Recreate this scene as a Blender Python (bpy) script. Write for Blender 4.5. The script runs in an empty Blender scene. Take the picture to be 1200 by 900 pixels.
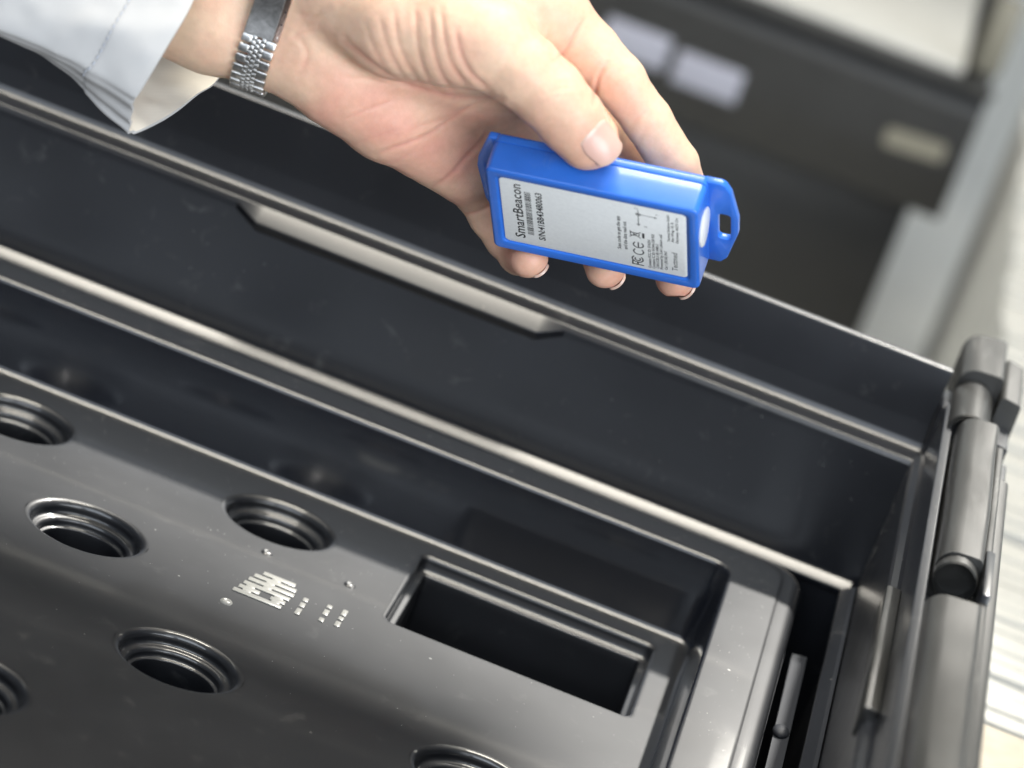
import bpy, bmesh, math, random
import numpy as np
from mathutils import Vector, Matrix, noise

random.seed(7)
rng = np.random.default_rng(7)
C = bpy.context.scene.collection
MM = 0.001                      # geometry below is written in millimetres

# ------------------------------------------------------------------ camera
# world axes seen from the lens (right, down, forward); x runs along the bin, y away, z up
RW = np.array([[0.9286544, 0.36542551, -0.0637589],
               [0.18469069, -0.30642467, 0.9338058],
               [0.32169916, -0.87895854, -0.35205331]])
CAM = np.array([-21.3, -890.0, 395.1])
cam_data = bpy.data.cameras.new('camera')
cam = bpy.data.objects.new('camera', cam_data)
C.objects.link(cam)
rt, dn, fw = RW[:, 0], RW[:, 1], RW[:, 2]
cam.matrix_world = Matrix(((rt[0], -dn[0], -fw[0], CAM[0]*MM), (rt[1], -dn[1], -fw[1], CAM[1]*MM),
                           (rt[2], -dn[2], -fw[2], CAM[2]*MM), (0, 0, 0, 1)))
cam_data.sensor_width = 36.0
cam_data.lens = 108.0
cam_data.clip_start = 0.05
cam_data.clip_end = 50.0
cam_data.dof.use_dof = True
cam_data.dof.focus_distance = 0.874
cam_data.dof.aperture_fstop = 8.2
cam_data.dof.aperture_blades = 9
sc = bpy.context.scene
sc.camera = cam

# ------------------------------------------------------------------ light
w = bpy.data.worlds.new('World'); sc.world = w; w.use_nodes = True
bg = w.node_tree.nodes['Background']
bg.inputs[0].default_value = (0.72, 0.84, 1.0, 1)
bg.inputs[1].default_value = 0.15

def area(name, loc, target, sx, sy, energy, col):
    l = bpy.data.lights.new(name, 'AREA'); l.shape = 'RECTANGLE'
    l.size = sx; l.size_y = sy; l.energy = energy; l.color = col
    o = bpy.data.objects.new(name, l); C.objects.link(o)
    o.location = loc
    d = Vector(target) - Vector(loc)
    o.rotation_euler = d.to_track_quat('-Z', 'Y').to_euler()
    return o
sl_ = bpy.data.lights.new('ceiling_spot', 'SPOT')          # small far spotlight behind the bin, aimed at the tray
sl_.energy = 1650.0; sl_.color = (1.0, 0.965, 0.90); sl_.shadow_soft_size = 0.045
sl_.spot_size = math.radians(9.8); sl_.spot_blend = 0.3
so_ = bpy.data.objects.new('ceiling_spot', sl_); C.objects.link(so_); so_.location = (0.52, 1.82, 2.60)
so_.rotation_euler = (Vector((-0.155, -0.03, 0.0))-Vector((0.52, 1.82, 2.60))).to_track_quat('-Z', 'Y').to_euler()
area('ceiling_panel', (-0.25, 0.0, 2.0), (-0.25, 0.0, 0.0), 1.15, 0.5, 62.0, (1.0, 0.94, 0.82))      # lamp overhead
area('far_lamp', (0.62, 2.55, 1.44), (0.0, 0.0, 0.1), 0.95, 0.30, 4.5, (1.0, 0.96, 0.86))             # long lamp across the room
area('window_light', (0.35, -2.4, 1.95), (0.0, 0.0, 0.1), 2.6, 1.0, 16.0, (0.88, 0.94, 1.0))
area('rear_window', (-0.50, -2.95, 1.40), (0.0, 0.0, 0.1), 2.6, 1.1, 38.0, (0.82, 0.90, 1.0))           # window behind the photographer
area('side_window', (2.15, -2.2, 0.68), (0.0, 0.0, 0.1), 2.6, 1.7, 108.0, (0.90, 0.95, 1.0))           # window behind the photographer

sc.view_settings.view_transform = 'Standard'
sc.view_settings.look = 'None'
sc.view_settings.exposure = 0.0
sc.view_settings.gamma = 1.0
sc.view_settings.use_curve_mapping = False

# ------------------------------------------------------------------ helpers
def link(o): C.objects.link(o); return o

def tag(o, label=None, cat=None, group=None, kind=None):
    if label: o['label'] = label
    if cat: o['category'] = cat
    if group: o['group'] = group
    if kind: o['kind'] = kind
    return o

def thing(name, label, cat, loc=(0, 0, 0), group=None):
    o = bpy.data.objects.new(name, None); link(o)
    o.empty_display_size = 0.02
    o.location = Vector(loc)*MM
    return tag(o, label, cat, group)

def mesh_obj(name, verts, faces, mat, parent=None, smooth=False, mm=True, angle=None):
    me = bpy.data.meshes.new(name)
    V = np.asarray(verts, float)
    if mm: V = V*MM
    if parent is not None: V = V - np.array(parent.location)
    me.from_pydata([tuple(v) for v in V], [], [tuple(int(i) for i in f) for f in faces])
    me.update()
    return finish(name, me, mat, parent, smooth, angle)

def finish(name, me, mat, parent=None, smooth=False, angle=None):
    if mat is not None: me.materials.append(mat)
    if smooth:
        for p in me.polygons: p.use_smooth = True
        if angle: me.set_sharp_from_angle(angle=math.radians(angle))
    o = bpy.data.objects.new(name, me); link(o)
    if parent is not None: o.parent = parent
    return o

def bm_obj(name, bm, mat, parent=None, smooth=True, angle=35):
    """bmesh in mm, world space -> object"""
    off = np.array(parent.location)/MM if parent is not None else np.zeros(3)
    for v in bm.verts: v.co = (v.co - Vector(off))*MM
    bmesh.ops.recalc_face_normals(bm, faces=bm.faces[:])
    me = bpy.data.meshes.new(name); bm.to_mesh(me); bm.free()
    return finish(name, me, mat, parent, smooth, angle)

def add_box(bm, lo, hi, bevel=0.0, seg=2, mat4=None):
    r = bmesh.ops.create_cube(bm, size=1.0)
    vs = r['verts']
    c = [(lo[i]+hi[i])/2 for i in range(3)]; s = [hi[i]-lo[i] for i in range(3)]
    for v in vs: v.co = Vector((c[0]+v.co.x*s[0], c[1]+v.co.y*s[1], c[2]+v.co.z*s[2]))
    if bevel:
        es = list({e for v in vs for e in v.link_edges})
        r2 = bmesh.ops.bevel(bm, geom=es, offset=bevel, segments=seg, affect='EDGES', profile=0.5)
        vs = list({v for f in r2['faces'] for v in f.verts} | {v for v in vs if v.is_valid})
    if mat4 is not None:
        for v in vs: v.co = mat4 @ v.co
    return vs

def box_obj(name, lo, hi, mat, parent=None, bevel=0.6, seg=2, mat4=None):
    bm = bmesh.new(); add_box(bm, lo, hi, bevel, seg, mat4)
    return bm_obj(name, bm, mat, parent)

def fillet(pts, rad, seg=5, closed=True):
    """round the corners of a 2-D polyline"""
    out = []; n = len(pts)
    for i, p in enumerate(pts):
        r = rad[i] if isinstance(rad, (list, tuple)) else rad
        if r <= 0 or (not closed and i in (0, n-1)): out.append(tuple(p)); continue
        p = np.array(p, float); a = np.array(pts[i-1], float); b = np.array(pts[(i+1) % n], float)
        u = (a-p)/np.linalg.norm(a-p); v = (b-p)/np.linalg.norm(b-p)
        ang = math.acos(max(-1, min(1, float(u@v))))
        d = min(r/math.tan(ang/2), 0.48*np.linalg.norm(a-p), 0.48*np.linalg.norm(b-p))
        rr = d*math.tan(ang/2)
        m = (u+v)/np.linalg.norm(u+v); c = p + m*rr/math.sin(ang/2)
        s = p+u*d-c; e = p+v*d-c
        a0 = math.atan2(s[1], s[0]); a1 = math.atan2(e[1], e[0])
        da = (a1-a0+math.pi) % (2*math.pi)-math.pi
        for k in range(seg+1):
            t = a0+da*k/seg; out.append((c[0]+rr*math.cos(t), c[1]+rr*math.sin(t)))
    return out

def loft(bm, rings, closed_ring=True, cap=True):
    """rings of 3-D points of one length -> skin"""
    vv = [[bm.verts.new(p) for p in r] for r in rings]
    n = len(rings[0])
    for a, b in zip(vv[:-1], vv[1:]):
        for i in range(n if closed_ring else n-1):
            j = (i+1) % n
            try: bm.faces.new((a[i], a[j], b[j], b[i]))
            except ValueError: pass
    if cap and closed_ring:
        bm.faces.new(vv[0][::-1]); bm.faces.new(vv[-1])
    return vv

# ------------------------------------------------------------------ materials
def new_mat(name):
    m = bpy.data.materials.new(name); m.use_nodes = True
    nt = m.node_tree; return m, nt, nt.nodes['Principled BSDF']

def nd(nt, t, **kw):
    n = nt.nodes.new(t)
    for k, v in kw.items():
        if k.startswith('_'): setattr(n, k[1:], v)
        else: n.inputs[k].default_value = v
    return n

def ramp(nt, fac, stops):
    r = nt.nodes.new('ShaderNodeValToRGB'); el = r.color_ramp.elements
    while len(el) > 1: el.remove(el[-1])
    el[0].position = stops[0][0]; el[0].color = (*stops[0][1], 1)
    for p, c in stops[1:]:
        e = el.new(p); e.color = (*c, 1)
    nt.links.new(fac, r.inputs['Fac']); return r

def mixc(nt, fac, a, b):
    m = nt.nodes.new('ShaderNodeMix'); m.data_type = 'RGBA'
    if hasattr(fac, 'default_value'): nt.links.new(fac, m.inputs[0])
    else: m.inputs[0].default_value = fac
    for s, i in ((a, 6), (b, 7)):
        if hasattr(s, 'default_value'): nt.links.new(s, m.inputs[i])
        else: m.inputs[i].default_value = (*s, 1)
    return m.outputs[2]

def plastic(name, col, rough, dust=0.5, rv=0.08, spec=0.5, bump=0.02, scratch=0.3, coat=0.0, crough=0.10, stretch=(1, 1, 1)):
    """moulded plastic: faint mottling, fine dust specks, rubbed patches, fine relief"""
    m, nt, p = new_mat(name)
    tc = nt.nodes.new('ShaderNodeTexCoord')
    mp = nt.nodes.new('ShaderNodeMapping'); mp.inputs['Scale'].default_value = stretch; nt.links.new(tc.outputs['Object'], mp.inputs['Vector']); co = mp.outputs[0]
    n1 = nd(nt, 'ShaderNodeTexNoise', Scale=28.0, Detail=6.0, Roughness=0.6); nt.links.new(co, n1.inputs['Vector'])
    n2 = nd(nt, 'ShaderNodeTexNoise', Scale=2600.0, Detail=2.0); nt.links.new(co, n2.inputs['Vector'])
    base = ramp(nt, n1.outputs['Fac'], [(0.3, tuple(c*0.85 for c in col)), (0.7, tuple(c*1.2 for c in col))]).outputs[0]
    # dust: sparse voronoi specks whose size changes from cell to cell
    v = nd(nt, 'ShaderNodeTexVoronoi', Scale=170.0, Randomness=1.0); nt.links.new(co, v.inputs['Vector'])
    n3 = nd(nt, 'ShaderNodeTexNoise', Scale=60.0, Detail=3.0); nt.links.new(co, n3.inputs['Vector'])
    sub = nd(nt, 'ShaderNodeMath', _operation='MULTIPLY_ADD'); nt.links.new(n3.outputs['Fac'], sub.inputs[0])
    sub.inputs[1].default_value = 0.30; sub.inputs[2].default_value = -0.115 + 0.03*dust
    sep = nt.nodes.new('ShaderNodeSeparateColor'); nt.links.new(v.outputs['Color'], sep.inputs[0])
    mul = nd(nt, 'ShaderNodeMath', _operation='MULTIPLY'); nt.links.new(sub.outputs[0], mul.inputs[0]); nt.links.new(sep.outputs[0], mul.inputs[1])
    lt = nd(nt, 'ShaderNodeMath', _operation='LESS_THAN'); nt.links.new(v.outputs['Distance'], lt.inputs[0]); nt.links.new(mul.outputs[0], lt.inputs[1])
    gt = nd(nt, 'ShaderNodeMath', _operation='GREATER_THAN'); nt.links.new(sep.outputs[1], gt.inputs[0]); gt.inputs[1].default_value = 1.0-0.30*dust
    sp = nd(nt, 'ShaderNodeMath', _operation='MULTIPLY'); nt.links.new(lt.outputs[0], sp.inputs[0]); nt.links.new(gt.outputs[0], sp.inputs[1])
    # smears
    n4 = nd(nt, 'ShaderNodeTexNoise', Scale=95.0, Detail=5.0, Roughness=0.7, Distortion=0.6); nt.links.new(co, n4.inputs['Vector'])
    sm = ramp(nt, n4.outputs['Fac'], [(0.60, (0, 0, 0)), (0.80, (0.16*scratch,)*3)]).outputs[0]
    smf = nd(nt, 'ShaderNodeMath', _operation='ADD', _use_clamp=True); nt.links.new(sm, smf.inputs[0])
    spf = nd(nt, 'ShaderNodeMath', _operation='MULTIPLY'); nt.links.new(sp.outputs[0], spf.inputs[0]); spf.inputs[1].default_value = 0.5
    nt.links.new(spf.outputs[0], smf.inputs[1])
    nt.links.new(mixc(nt, smf.outputs[0], base, (0.42, 0.42, 0.40)), p.inputs['Base Color'])
    rr = nd(nt, 'ShaderNodeMapRange'); nt.links.new(n1.outputs['Fac'], rr.inputs['Value'])
    rr.inputs['From Min'].default_value = 0.3; rr.inputs['From Max'].default_value = 0.7
    rr.inputs['To Min'].default_value = rough-rv/2; rr.inputs['To Max'].default_value = rough+rv/2
    nt.links.new(rr.outputs[0], p.inputs['Roughness'])
    p.inputs['Specular IOR Level'].default_value = spec
    p.inputs['Coat Weight'].default_value = coat; p.inputs['Coat Roughness'].default_value = crough
    b = nd(nt, 'ShaderNodeBump', Strength=bump, Distance=0.0004); nt.links.new(n2.outputs['Fac'], b.inputs['Height'])
    nt.links.new(b.outputs[0], p.inputs['Normal'])
    return m

def simple(name, col, rough, metal=0.0, spec=0.5, noise_scale=0, amt=0.15, bump=0.0):
    m, nt, p = new_mat(name)
    p.inputs['Roughness'].default_value = rough; p.inputs['Metallic'].default_value = metal
    p.inputs['Specular IOR Level'].default_value = spec
    p.inputs['Base Color'].default_value = (*col, 1)
    if noise_scale:
        tc = nt.nodes.new('ShaderNodeTexCoord')
        n = nd(nt, 'ShaderNodeTexNoise', Scale=noise_scale, Detail=5.0); nt.links.new(tc.outputs['Object'], n.inputs['Vector'])
        r = ramp(nt, n.outputs['Fac'], [(0.25, tuple(c*(1-amt) for c in col)), (0.75, tuple(min(1, c*(1+amt)) for c in col))])
        nt.links.new(r.outputs[0], p.inputs['Base Color'])
        if bump:
            b = nd(nt, 'ShaderNodeBump', Strength=bump, Distance=0.0005); nt.links.new(n.outputs['Fac'], b.inputs['Height'])
            nt.links.new(b.outputs[0], p.inputs['Normal'])
    return m

M_BIN = plastic('black_bin_plastic', (0.0095, 0.0108, 0.0145), 0.42, dust=0.9, scratch=0.9, spec=0.36, coat=0.9, crough=0.24)
M_RAIL = plastic('grey_black_rail_plastic', (0.016, 0.016, 0.015), 0.42, dust=0.3, bump=0.05, rv=0.3, scratch=1.3, coat=0.4, crough=0.22, stretch=(2.2, 0.35, 2.2))
M_TRAY = plastic('black_tray_plastic', (0.0034, 0.0043, 0.0066), 0.44, dust=0.75, scratch=0.4, bump=0.012, rv=0.05, spec=0.58, coat=1.0, crough=0.07)
M_GLOSS = plastic('stretched_glossy_plastic', (0.0055, 0.0068, 0.0105), 0.20, dust=0.4, scratch=0.0, bump=0.008, rv=0.03, spec=0.5, coat=1.0, crough=0.08)
M_FAR = plastic('far_bin_plastic', (0.011, 0.011, 0.0105), 0.5, dust=0.2)
M_BLUE = plastic('blue_housing_plastic', (0.028, 0.15, 0.60), 0.34, dust=0.3, scratch=0.9, bump=0.03, coat=0.25)
M_LABEL = simple('silver_label', (0.86, 0.865, 0.85), 0.38, noise_scale=900, amt=0.04)
M_INK = simple('black_ink', (0.012, 0.012, 0.013), 0.5)
M_GREYINK = simple('grey_ink', (0.22, 0.22, 0.22), 0.5)
M_WHITE = simple('white_plastic', (0.82, 0.82, 0.80), 0.4)
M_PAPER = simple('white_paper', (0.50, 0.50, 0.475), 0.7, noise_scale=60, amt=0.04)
M_TABLE = simple('pale_grey_tabletop', (0.80, 0.82, 0.81), 0.45, noise_scale=14, amt=0.05)
M_WALL = simple('painted_wall', (0.74, 0.74, 0.71), 0.7, noise_scale=3, amt=0.03)
M_DARKWALL = simple('dark_shelving', (0.05, 0.05, 0.05), 0.7)
M_CARD = simple('brown_cardboard', (0.30, 0.27, 0.22), 0.8, noise_scale=120, amt=0.1, bump=0.1)
M_CARDLABEL = simple('lavender_label', (0.28, 0.285, 0.34), 0.5)
M_TAN = simple('tan_plastic', (0.17, 0.16, 0.125), 0.45)
M_MARK = simple('moulded_mark', (0.24, 0.24, 0.225), 0.35)
M_STRAP = simple('grey_strap', (0.014, 0.016, 0.021), 0.6, spec=0.2)
# ------------------------------------------------------------------ room
bm = bmesh.new(); add_box(bm, (-2500, -2600, -300), (2500, 2600, -230), 2)
tag(bm_obj('tabletop', bm, M_TABLE), 'pale grey tabletop under the bins and the card stack', kind='structure')
bm = bmesh.new(); add_box(bm, (-4000, 2700, -1000), (4000, 2780, 1120), 5)
tag(bm_obj('wall', bm, M_WALL), 'pale wall behind the table', kind='structure')
bm = bmesh.new(); add_box(bm, (-4000, 2690, 1122), (4000, 2790, 4200), 5)
tag(bm_obj('upper_wall', bm, M_DARKWALL), 'dark upper wall behind the table', kind='structure')

# unseen boards added to keep the spotlight off the near part of the tray
bm = bmesh.new(); add_box(bm, (-1600, 600, 972), (178, 622, 1500), 3)
tag(bm_obj('shade_board', bm, M_WALL), 'added unseen board that shades the near part of the tray', kind='structure')
bm = bmesh.new(); add_box(bm, (-1600, 622.5, 1500), (178, 1000, 1520), 3)
tag(bm_obj('shade_board_top', bm, M_WALL), 'added unseen top board behind the shading board', kind='structure')
# ------------------------------------------------------------------ front storage bin
bin_ = thing('storage_bin', 'large open black plastic bin holding the black moulded tray under the hand', 'bin', (-230, -180, -230))
Y0, X0 = -430.0, -560.0
def back_profile(notch):
    # (y, z) of the back wall, from the inside bottom up over the ledge and the rim, and down outside
    if notch: mid = [(28.3, 65.6), (22.9, 69.9), (28.9, 74.1)]; r = [0.4, 0.5, 0.3]
    else: mid = [(28.4, 70.2), (28.45, 72.4), (29.2, 74.05)]; r = [0.1, 0.3, 0.8]
    pts = [(27.4, -226), (28.2, 20)] + mid + [(38.9, 74.3), (39.6, 74.9), (40.1, 76.4), (41.0, 83.0), (41.9, 102.2), (46.4, 101.7), (46.2, 84), (52, 82), (50, -226)]
    rad = [0, 0] + r + [0.2, 0.5, 0.8, 14.0, 0.8, 0.8, 1, 1, 0]
    return fillet(pts, rad, 5)
bm = bmesh.new()
st = [(X0, 0), (-186.6, 0), (-178.0, 1), (-82.2, 1), (-74.0, 0), (44.6, 0)]
A, B = back_profile(0), back_profile(1)
loft(bm, [[(x, y, z) for y, z in (B if k else A)] for x, k in st])
bm_obj('back_wall', bm, M_BIN, bin_, angle=28)
# right wall: profile (x, z)
def side_profile():
    pts = [(41.0, -226), (42.2, 20), (42.6, 73.2), (43.4, 74.2), (45.2, 75.0), (46.0, 76.4), (46.2, 94.2), (49.2, 94.9), (49.5, 84), (58, 82), (57, -226)]
    rad = [0, 0, 0.6, 0.6, 0.4, 0.4, 0.7, 0.7, 1, 1, 0]
    return fillet(pts, rad, 5)
P = side_profile()
bm = bmesh.new()
loft(bm, [[(x, y, z) for x, z in P] for y in (Y0, -300, -150, 34.0)])
bm_obj('side_wall', bm, M_BIN, bin_, angle=28)
box_obj('corner_post', (44.9, 34.2, -226), (58.5, 51.5, 93.0), M_BIN, bin_, 1.5, 3)
bm = bmesh.new(); loft(bm, [[(-560-(x-41), y, z) for x, z in P] for y in (Y0, 51.0)])
bm_obj('side_wall', bm, M_BIN, bin_, angle=28)
box_obj('front_wall', (-560, Y0-14, -226), (57, Y0, 96), M_BIN, bin_, 2)
box_obj('bottom', (-563, Y0-10, -229.8), (53, 48, -226.2), M_BIN, bin_, 0.8)
# sloping ledge strip on which the tray rests
lp = fillet([(23.6, 26.6), (26.8, 28.9), (27.9, 29.1), (27.9, 25.2), (24.0, 24.6)], [0.5, 0.6, 0.2, 0.2, 0.4], 4)
bm = bmesh.new(); loft(bm, [[(x, y, z) for y, z in lp] for x in (X0+2, -300, -100, 40.2)])
bm_obj('ledge_strip', bm, M_BIN, bin_, angle=30)
lp2 = fillet([(37.4, 26.6), (40.6, 28.9), (41.9, 29.3), (41.9, 25.2), (37.4, 24.6)], [0.5, 0.6, 0.2, 0.2, 0.4], 4)
bm = bmesh.new(); loft(bm, [[(x, y, z) for x, z in lp2] for y in (Y0+2, -200, 23.2)])
bm_obj('ledge_strip', bm, M_BIN, bin_, angle=30)

# hinge rail along the right rim
def rail_part(name, prof, y0, y1, mat=M_RAIL, rad=0.8, seg=4, n=2, wob=0.0):
    pr = fillet(prof, rad, seg)
    bm = bmesh.new()
    ys = np.linspace(y0, y1, n)
    loft(bm, [[(x+wob*math.sin(y*0.07), y, z+wob*math.sin(y*0.09+x*0.2)+0.5*wob*math.sin(y*0.19+1.3)) for x, z in pr] for y in ys])
    return bm_obj(name, bm, mat, bin_, angle=40)
R6 = [5.5, 2.0, 0.6, 0.6]
rail_part('hinge_rail', [(50.0, 102.0), (62.0, 102.6), (62.6, 84.2), (50.0, 84.2)], -108.0, 6.5, rad=R6, seg=7, n=70, wob=0.14)
rail_part('hinge_rail', [(48.9, 98.5), (63.8, 99.2), (64.0, 84.2), (48.9, 84.2)], Y0+2, -131.0, rad=[6.0, 2.0, 0.6, 0.6], seg=7, n=140, wob=0.15)
rail_part('rail_flange', [(62.8, 97.5), (65.3, 97.5), (65.6, 84.2), (62.8, 84.2)], -300, 2.0)
rail_part('rail_flange', [(65.8, 90.5), (70.2, 89.8), (71.0, 40.0), (65.8, 40.0)], Y0+2, -4.0, rad=1.4)
def tube(name, cx, cz, ro, ri, y0, y1, a0, a1, mat=M_RAIL, n=20, close_back=True):
    bm = bmesh.new()
    an = [math.radians(a0+(a1-a0)*i/n) for i in range(n+1)]
    e = 0.5
    def sect(y, o, i):
        outer = [(cx+o*math.cos(a), y, cz+o*math.sin(a)) for a in an]
        inner = [(cx+i*math.cos(a), y, cz+i*math.sin(a)) for a in an[::-1]]
        return outer+inner
    loft(bm, [sect(y0, ro-e, ri+e*0.6), sect(y0+e, ro, ri), sect(y1-e, ro, ri), sect(y1, ro-e, ri+0.1)])
    return bm_obj(name, bm, mat, bin_, angle=40)
# rolled knuckle with its open end, in the middle of the rail
tube('hinge_barrel', 56.0, 95.6, 6.2, 5.5, -113.5, -108.2, -40, 319)
rail_part('rail_bridge', [(50.0, 87.5), (63.6, 87.5), (63.6, 84.2), (50.0, 84.2)], -130.8, -108.4, mat=M_BIN, rad=0.6)
box_obj('latch_tab', (62.75, -124.5, 85), (65.4, -92.0, 100.2), M_BIN, bin_, 0.6)
# arch (half tube) and end block near the far corner
tube('hinge_arch', 53.9, 94.4, 6.6, 5.0, 11.0, 45.0, -25, 205)
rail_part('end_block', [(47.4, 104.0), (61.0, 105.0), (61.4, 84.0), (47.4, 84.0)], 45.2, 84.0, rad=[6.0, 1.6, 1.0, 1.0], seg=7, n=8, wob=0.1)
rail_part('side_block', [(61.8, 101.0), (68.6, 100.0), (69.0, 84.0), (61.8, 84.0)], 40.0, 80.0, rad=1.6)
rail_part('hook_plate', [(62.0, 92.0), (68.2, 91.0), (68.6, 70.0), (62.0, 70.0)], 22.0, 39.6, mat=M_BIN, rad=0.6)
rail_part('hook_plate', [(61.0, 87.0), (70.0, 86.0), (70.4, 66.0), (61.0, 66.0)], 8.0, 21.6, mat=M_BIN, rad=0.6)
tube('hinge_pin', 63.2, 90.0, 1.6, 0.3, 3.0, 21.0, -90, 269, n=12)
box_obj('wall_clip', (41.6, -172.0, 69.0), (46.05, -88.0, 78.4), M_RAIL, bin_, 0.8)

# ------------------------------------------------------------------ moulded tray
tray = thing('moulded_tray', 'glossy black moulded tray with round sockets and a rectangular slot inside the open bin', 'tray', (-230, -160, 0))
def rrect(x0, x1, y0, y1, r, n=10):
    pts = []
    for cx, cy, a0 in ((x1-r, y1-r, 0), (x0+r, y1-r, 90), (x0+r, y0+r, 180), (x1-r, y0+r, 270)):
        for k in range(n+1):
            a = math.radians(a0+90*k/n); pts.append((cx+r*math.cos(a), cy+r*math.sin(a)))
    return pts
TX0, TY0 = -470.0, -372.0
holes = [(-133, -32.0), (-221, -32.0), (-309, -32.0), (-179.5, -85.5), (-265, -86.5), (-45, -141), (-133, -141), (-309, -141),
         (-89, -195.5), (-177, -195.5), (-265, -195.5), (-353, -86.5), (-397, -32), (-397, -141), (-45, -250), (-133, -250), (-221, -250), (-309, -250)]
HR = 18.9
OV = 0.86                       # the sockets are slightly oval
holes = [(x, y+2.6) for x, y in holes]
slot = (-90.2, -10.0, -66.8, -10.6)
SLR = 3.6
# sides: rings from the floor crease up the wall, over the rim and down outside
def ring(o, z, r):
    return [(x, y, z) for x, y in rrect(TX0-o, 0+o, TY0-o, 0+o, max(r, 0.4))]
rings = [ring(-3.2, 0.0, 3.0), ring(-1.7, 0.0, 4.0)]
for k in range(1, 7):
    a = math.radians(84*k/6); rings.append(ring(-1.6+1.6*math.sin(a), 1.6-1.6*math.cos(a), 4.6+1.0*math.sin(a)))
rings.append(ring(1.05, 14.0, 6.0))
for k in range(0, 8):
    a = math.radians(6+84*k/7); rings.append(ring(1.9+1.5*(1-math.cos(a)) , 27.4+1.5*math.sin(a), 6.4+1.5*(1-math.cos(a))))
def outer(xo, yo, z, r):
    return [(x, y, z) for x, y in rrect(TX0-xo, xo, TY0-xo, yo, r)]
rings += [outer(17.6, 15.2, 29.05, 9), outer(18.2, 15.8, 29.0, 9), outer(18.6, 16.2, 28.75, 9.2), outer(19.0, 16.6, 28.6, 9.2),
          outer(21.5, 18.0, 28.5, 9.4)]
for k in range(1, 9):
    a = math.radians(88*k/8); rings.append(outer(21.5+4.2*math.sin(a), 18.0+4.2*math.sin(a), 24.3+4.2*math.cos(a), 9.4+3*math.sin(a)))
rings += [outer(26.2, 22.6, 10, 12.5), outer(27.0, 23.2, -30, 12.5)]
bm = bmesh.new(); loft(bm, rings, cap=False)
for f in bm.faces:                # the drawn sides of the tray are smoother than its flat faces
    c = f.calc_center_median()
    if 0.4 < c.z < 28.6 and c.x < 3.4 and c.y < 3.4 and c.x > TX0-3.4 and c.y > TY0-3.4: f.material_index = 1
rim_ = bm_obj('tray_rim', bm, M_TRAY, tray, angle=60)
rim_.data.materials.append(M_GLOSS)
# floor: one flat sheet with openings
from mathutils.geometry import delaunay_2d_cdt
NH = 72
vin, edg = [], []
def loop2(pts):
    s = len(vin); vin.extend(Vector(p) for p in pts)
    edg.extend((s+i, s+(i+1) % len(pts)) for i in range(len(pts)))
def grow(s, o): return (s[0]-o, s[1]+o, s[2]-o, s[3]+o)
loop2(rrect(TX0+3.2, -3.2, TY0+3.2, -3.2, 3.0))
for hx, hy in holes: loop2([(hx+(HR+0.2)*math.cos(2*math.pi*k/NH), hy+(HR+0.2)*OV*math.sin(2*math.pi*k/NH)) for k in range(NH)])
loop2(rrect(*grow(slot, 0.2), SLR+0.2))
v2, e2, f2, *_ = delaunay_2d_cdt(vin, edg, [], 1, 1e-6)
def inside(p):
    for hx, hy in holes:
        if (p.x-hx)**2+((p.y-hy)/OV)**2 < HR*HR: return True
    return slot[0] < p.x < slot[1] and slot[2] < p.y < slot[3]
ff = [f for f in f2 if not inside(sum((v2[i] for i in f), Vector((0, 0)))/len(f))]
mesh_obj('tray_floor', [(v.x, v.y, 0) for v in v2], ff, M_TRAY, tray)
# socket lips: lathe profile (radius, z)
sock = [(HR+0.25, 0.0), (HR-0.1, 0.0)]
def arcs(r0, z0, R, n, inward=True):
    # a rounded step: first inward and down (convex)
    return [(r0-R*math.sin(math.radians(90*k/n)), z0-R*(1-math.cos(math.radians(90*k/n)))) for k in range(1, n+1)]
sock += arcs(HR-0.1, 0.0, 2.3, 8)
sock += [(HR-2.45, -3.0)]
sock += [(HR-2.45-1.1*(1-math.cos(math.radians(90*k/4))), -3.0-1.1*math.sin(math.radians(90*k/4))) for k in range(1, 5)]
sock += [(HR-3.8, -4.15)]
sock += arcs(HR-3.8, -4.15, 1.5, 7)
sock += [(HR-5.35, -6.6), (HR-5.5, -6.8), (HR-6.0, -6.85)]
sock += arcs(HR-6.0, -6.85, 0.5, 4)
sock += [(HR-6.6, -9.0), (HR-6.9, -26.0)]
for hx, hy in holes:
    bm = bmesh.new()
    loft(bm, [[(hx+r*math.cos(2*math.pi*k/NH), hy+r*OV*math.sin(2*math.pi*k/NH), z) for k in range(NH)] for r, z in sock], cap=False)
    bm_obj('socket', bm, M_TRAY, tray, angle=70)
# slot lip
sl = [(0.25, 0.0), (-0.1, 0.0)]
for k in range(1, 7):
    a = math.radians(88*k/6); sl.append((-0.1-1.3*math.sin(a), -1.3+1.3*math.cos(a)))
sl += [(-1.5, -4.2), (-1.8, -4.7), (-2.3, -4.9), (-3.2, -5.0)]
for k in range(1, 5):
    a = math.radians(90*k/4); sl.append((-3.2-0.7*math.sin(a), -5.7+0.7*math.cos(a)))
sl += [(-4.0, -8.5), (-4.4, -40.0)]
bm = bmesh.new()
loft(bm, [[(x, y, z) for x, y in rrect(*grow(slot, o), max(SLR+o*0.55, 0.8))] for o, z in sl], cap=False)
bm_obj('slot_lip', bm, M_TRAY, tray, angle=50)
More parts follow.
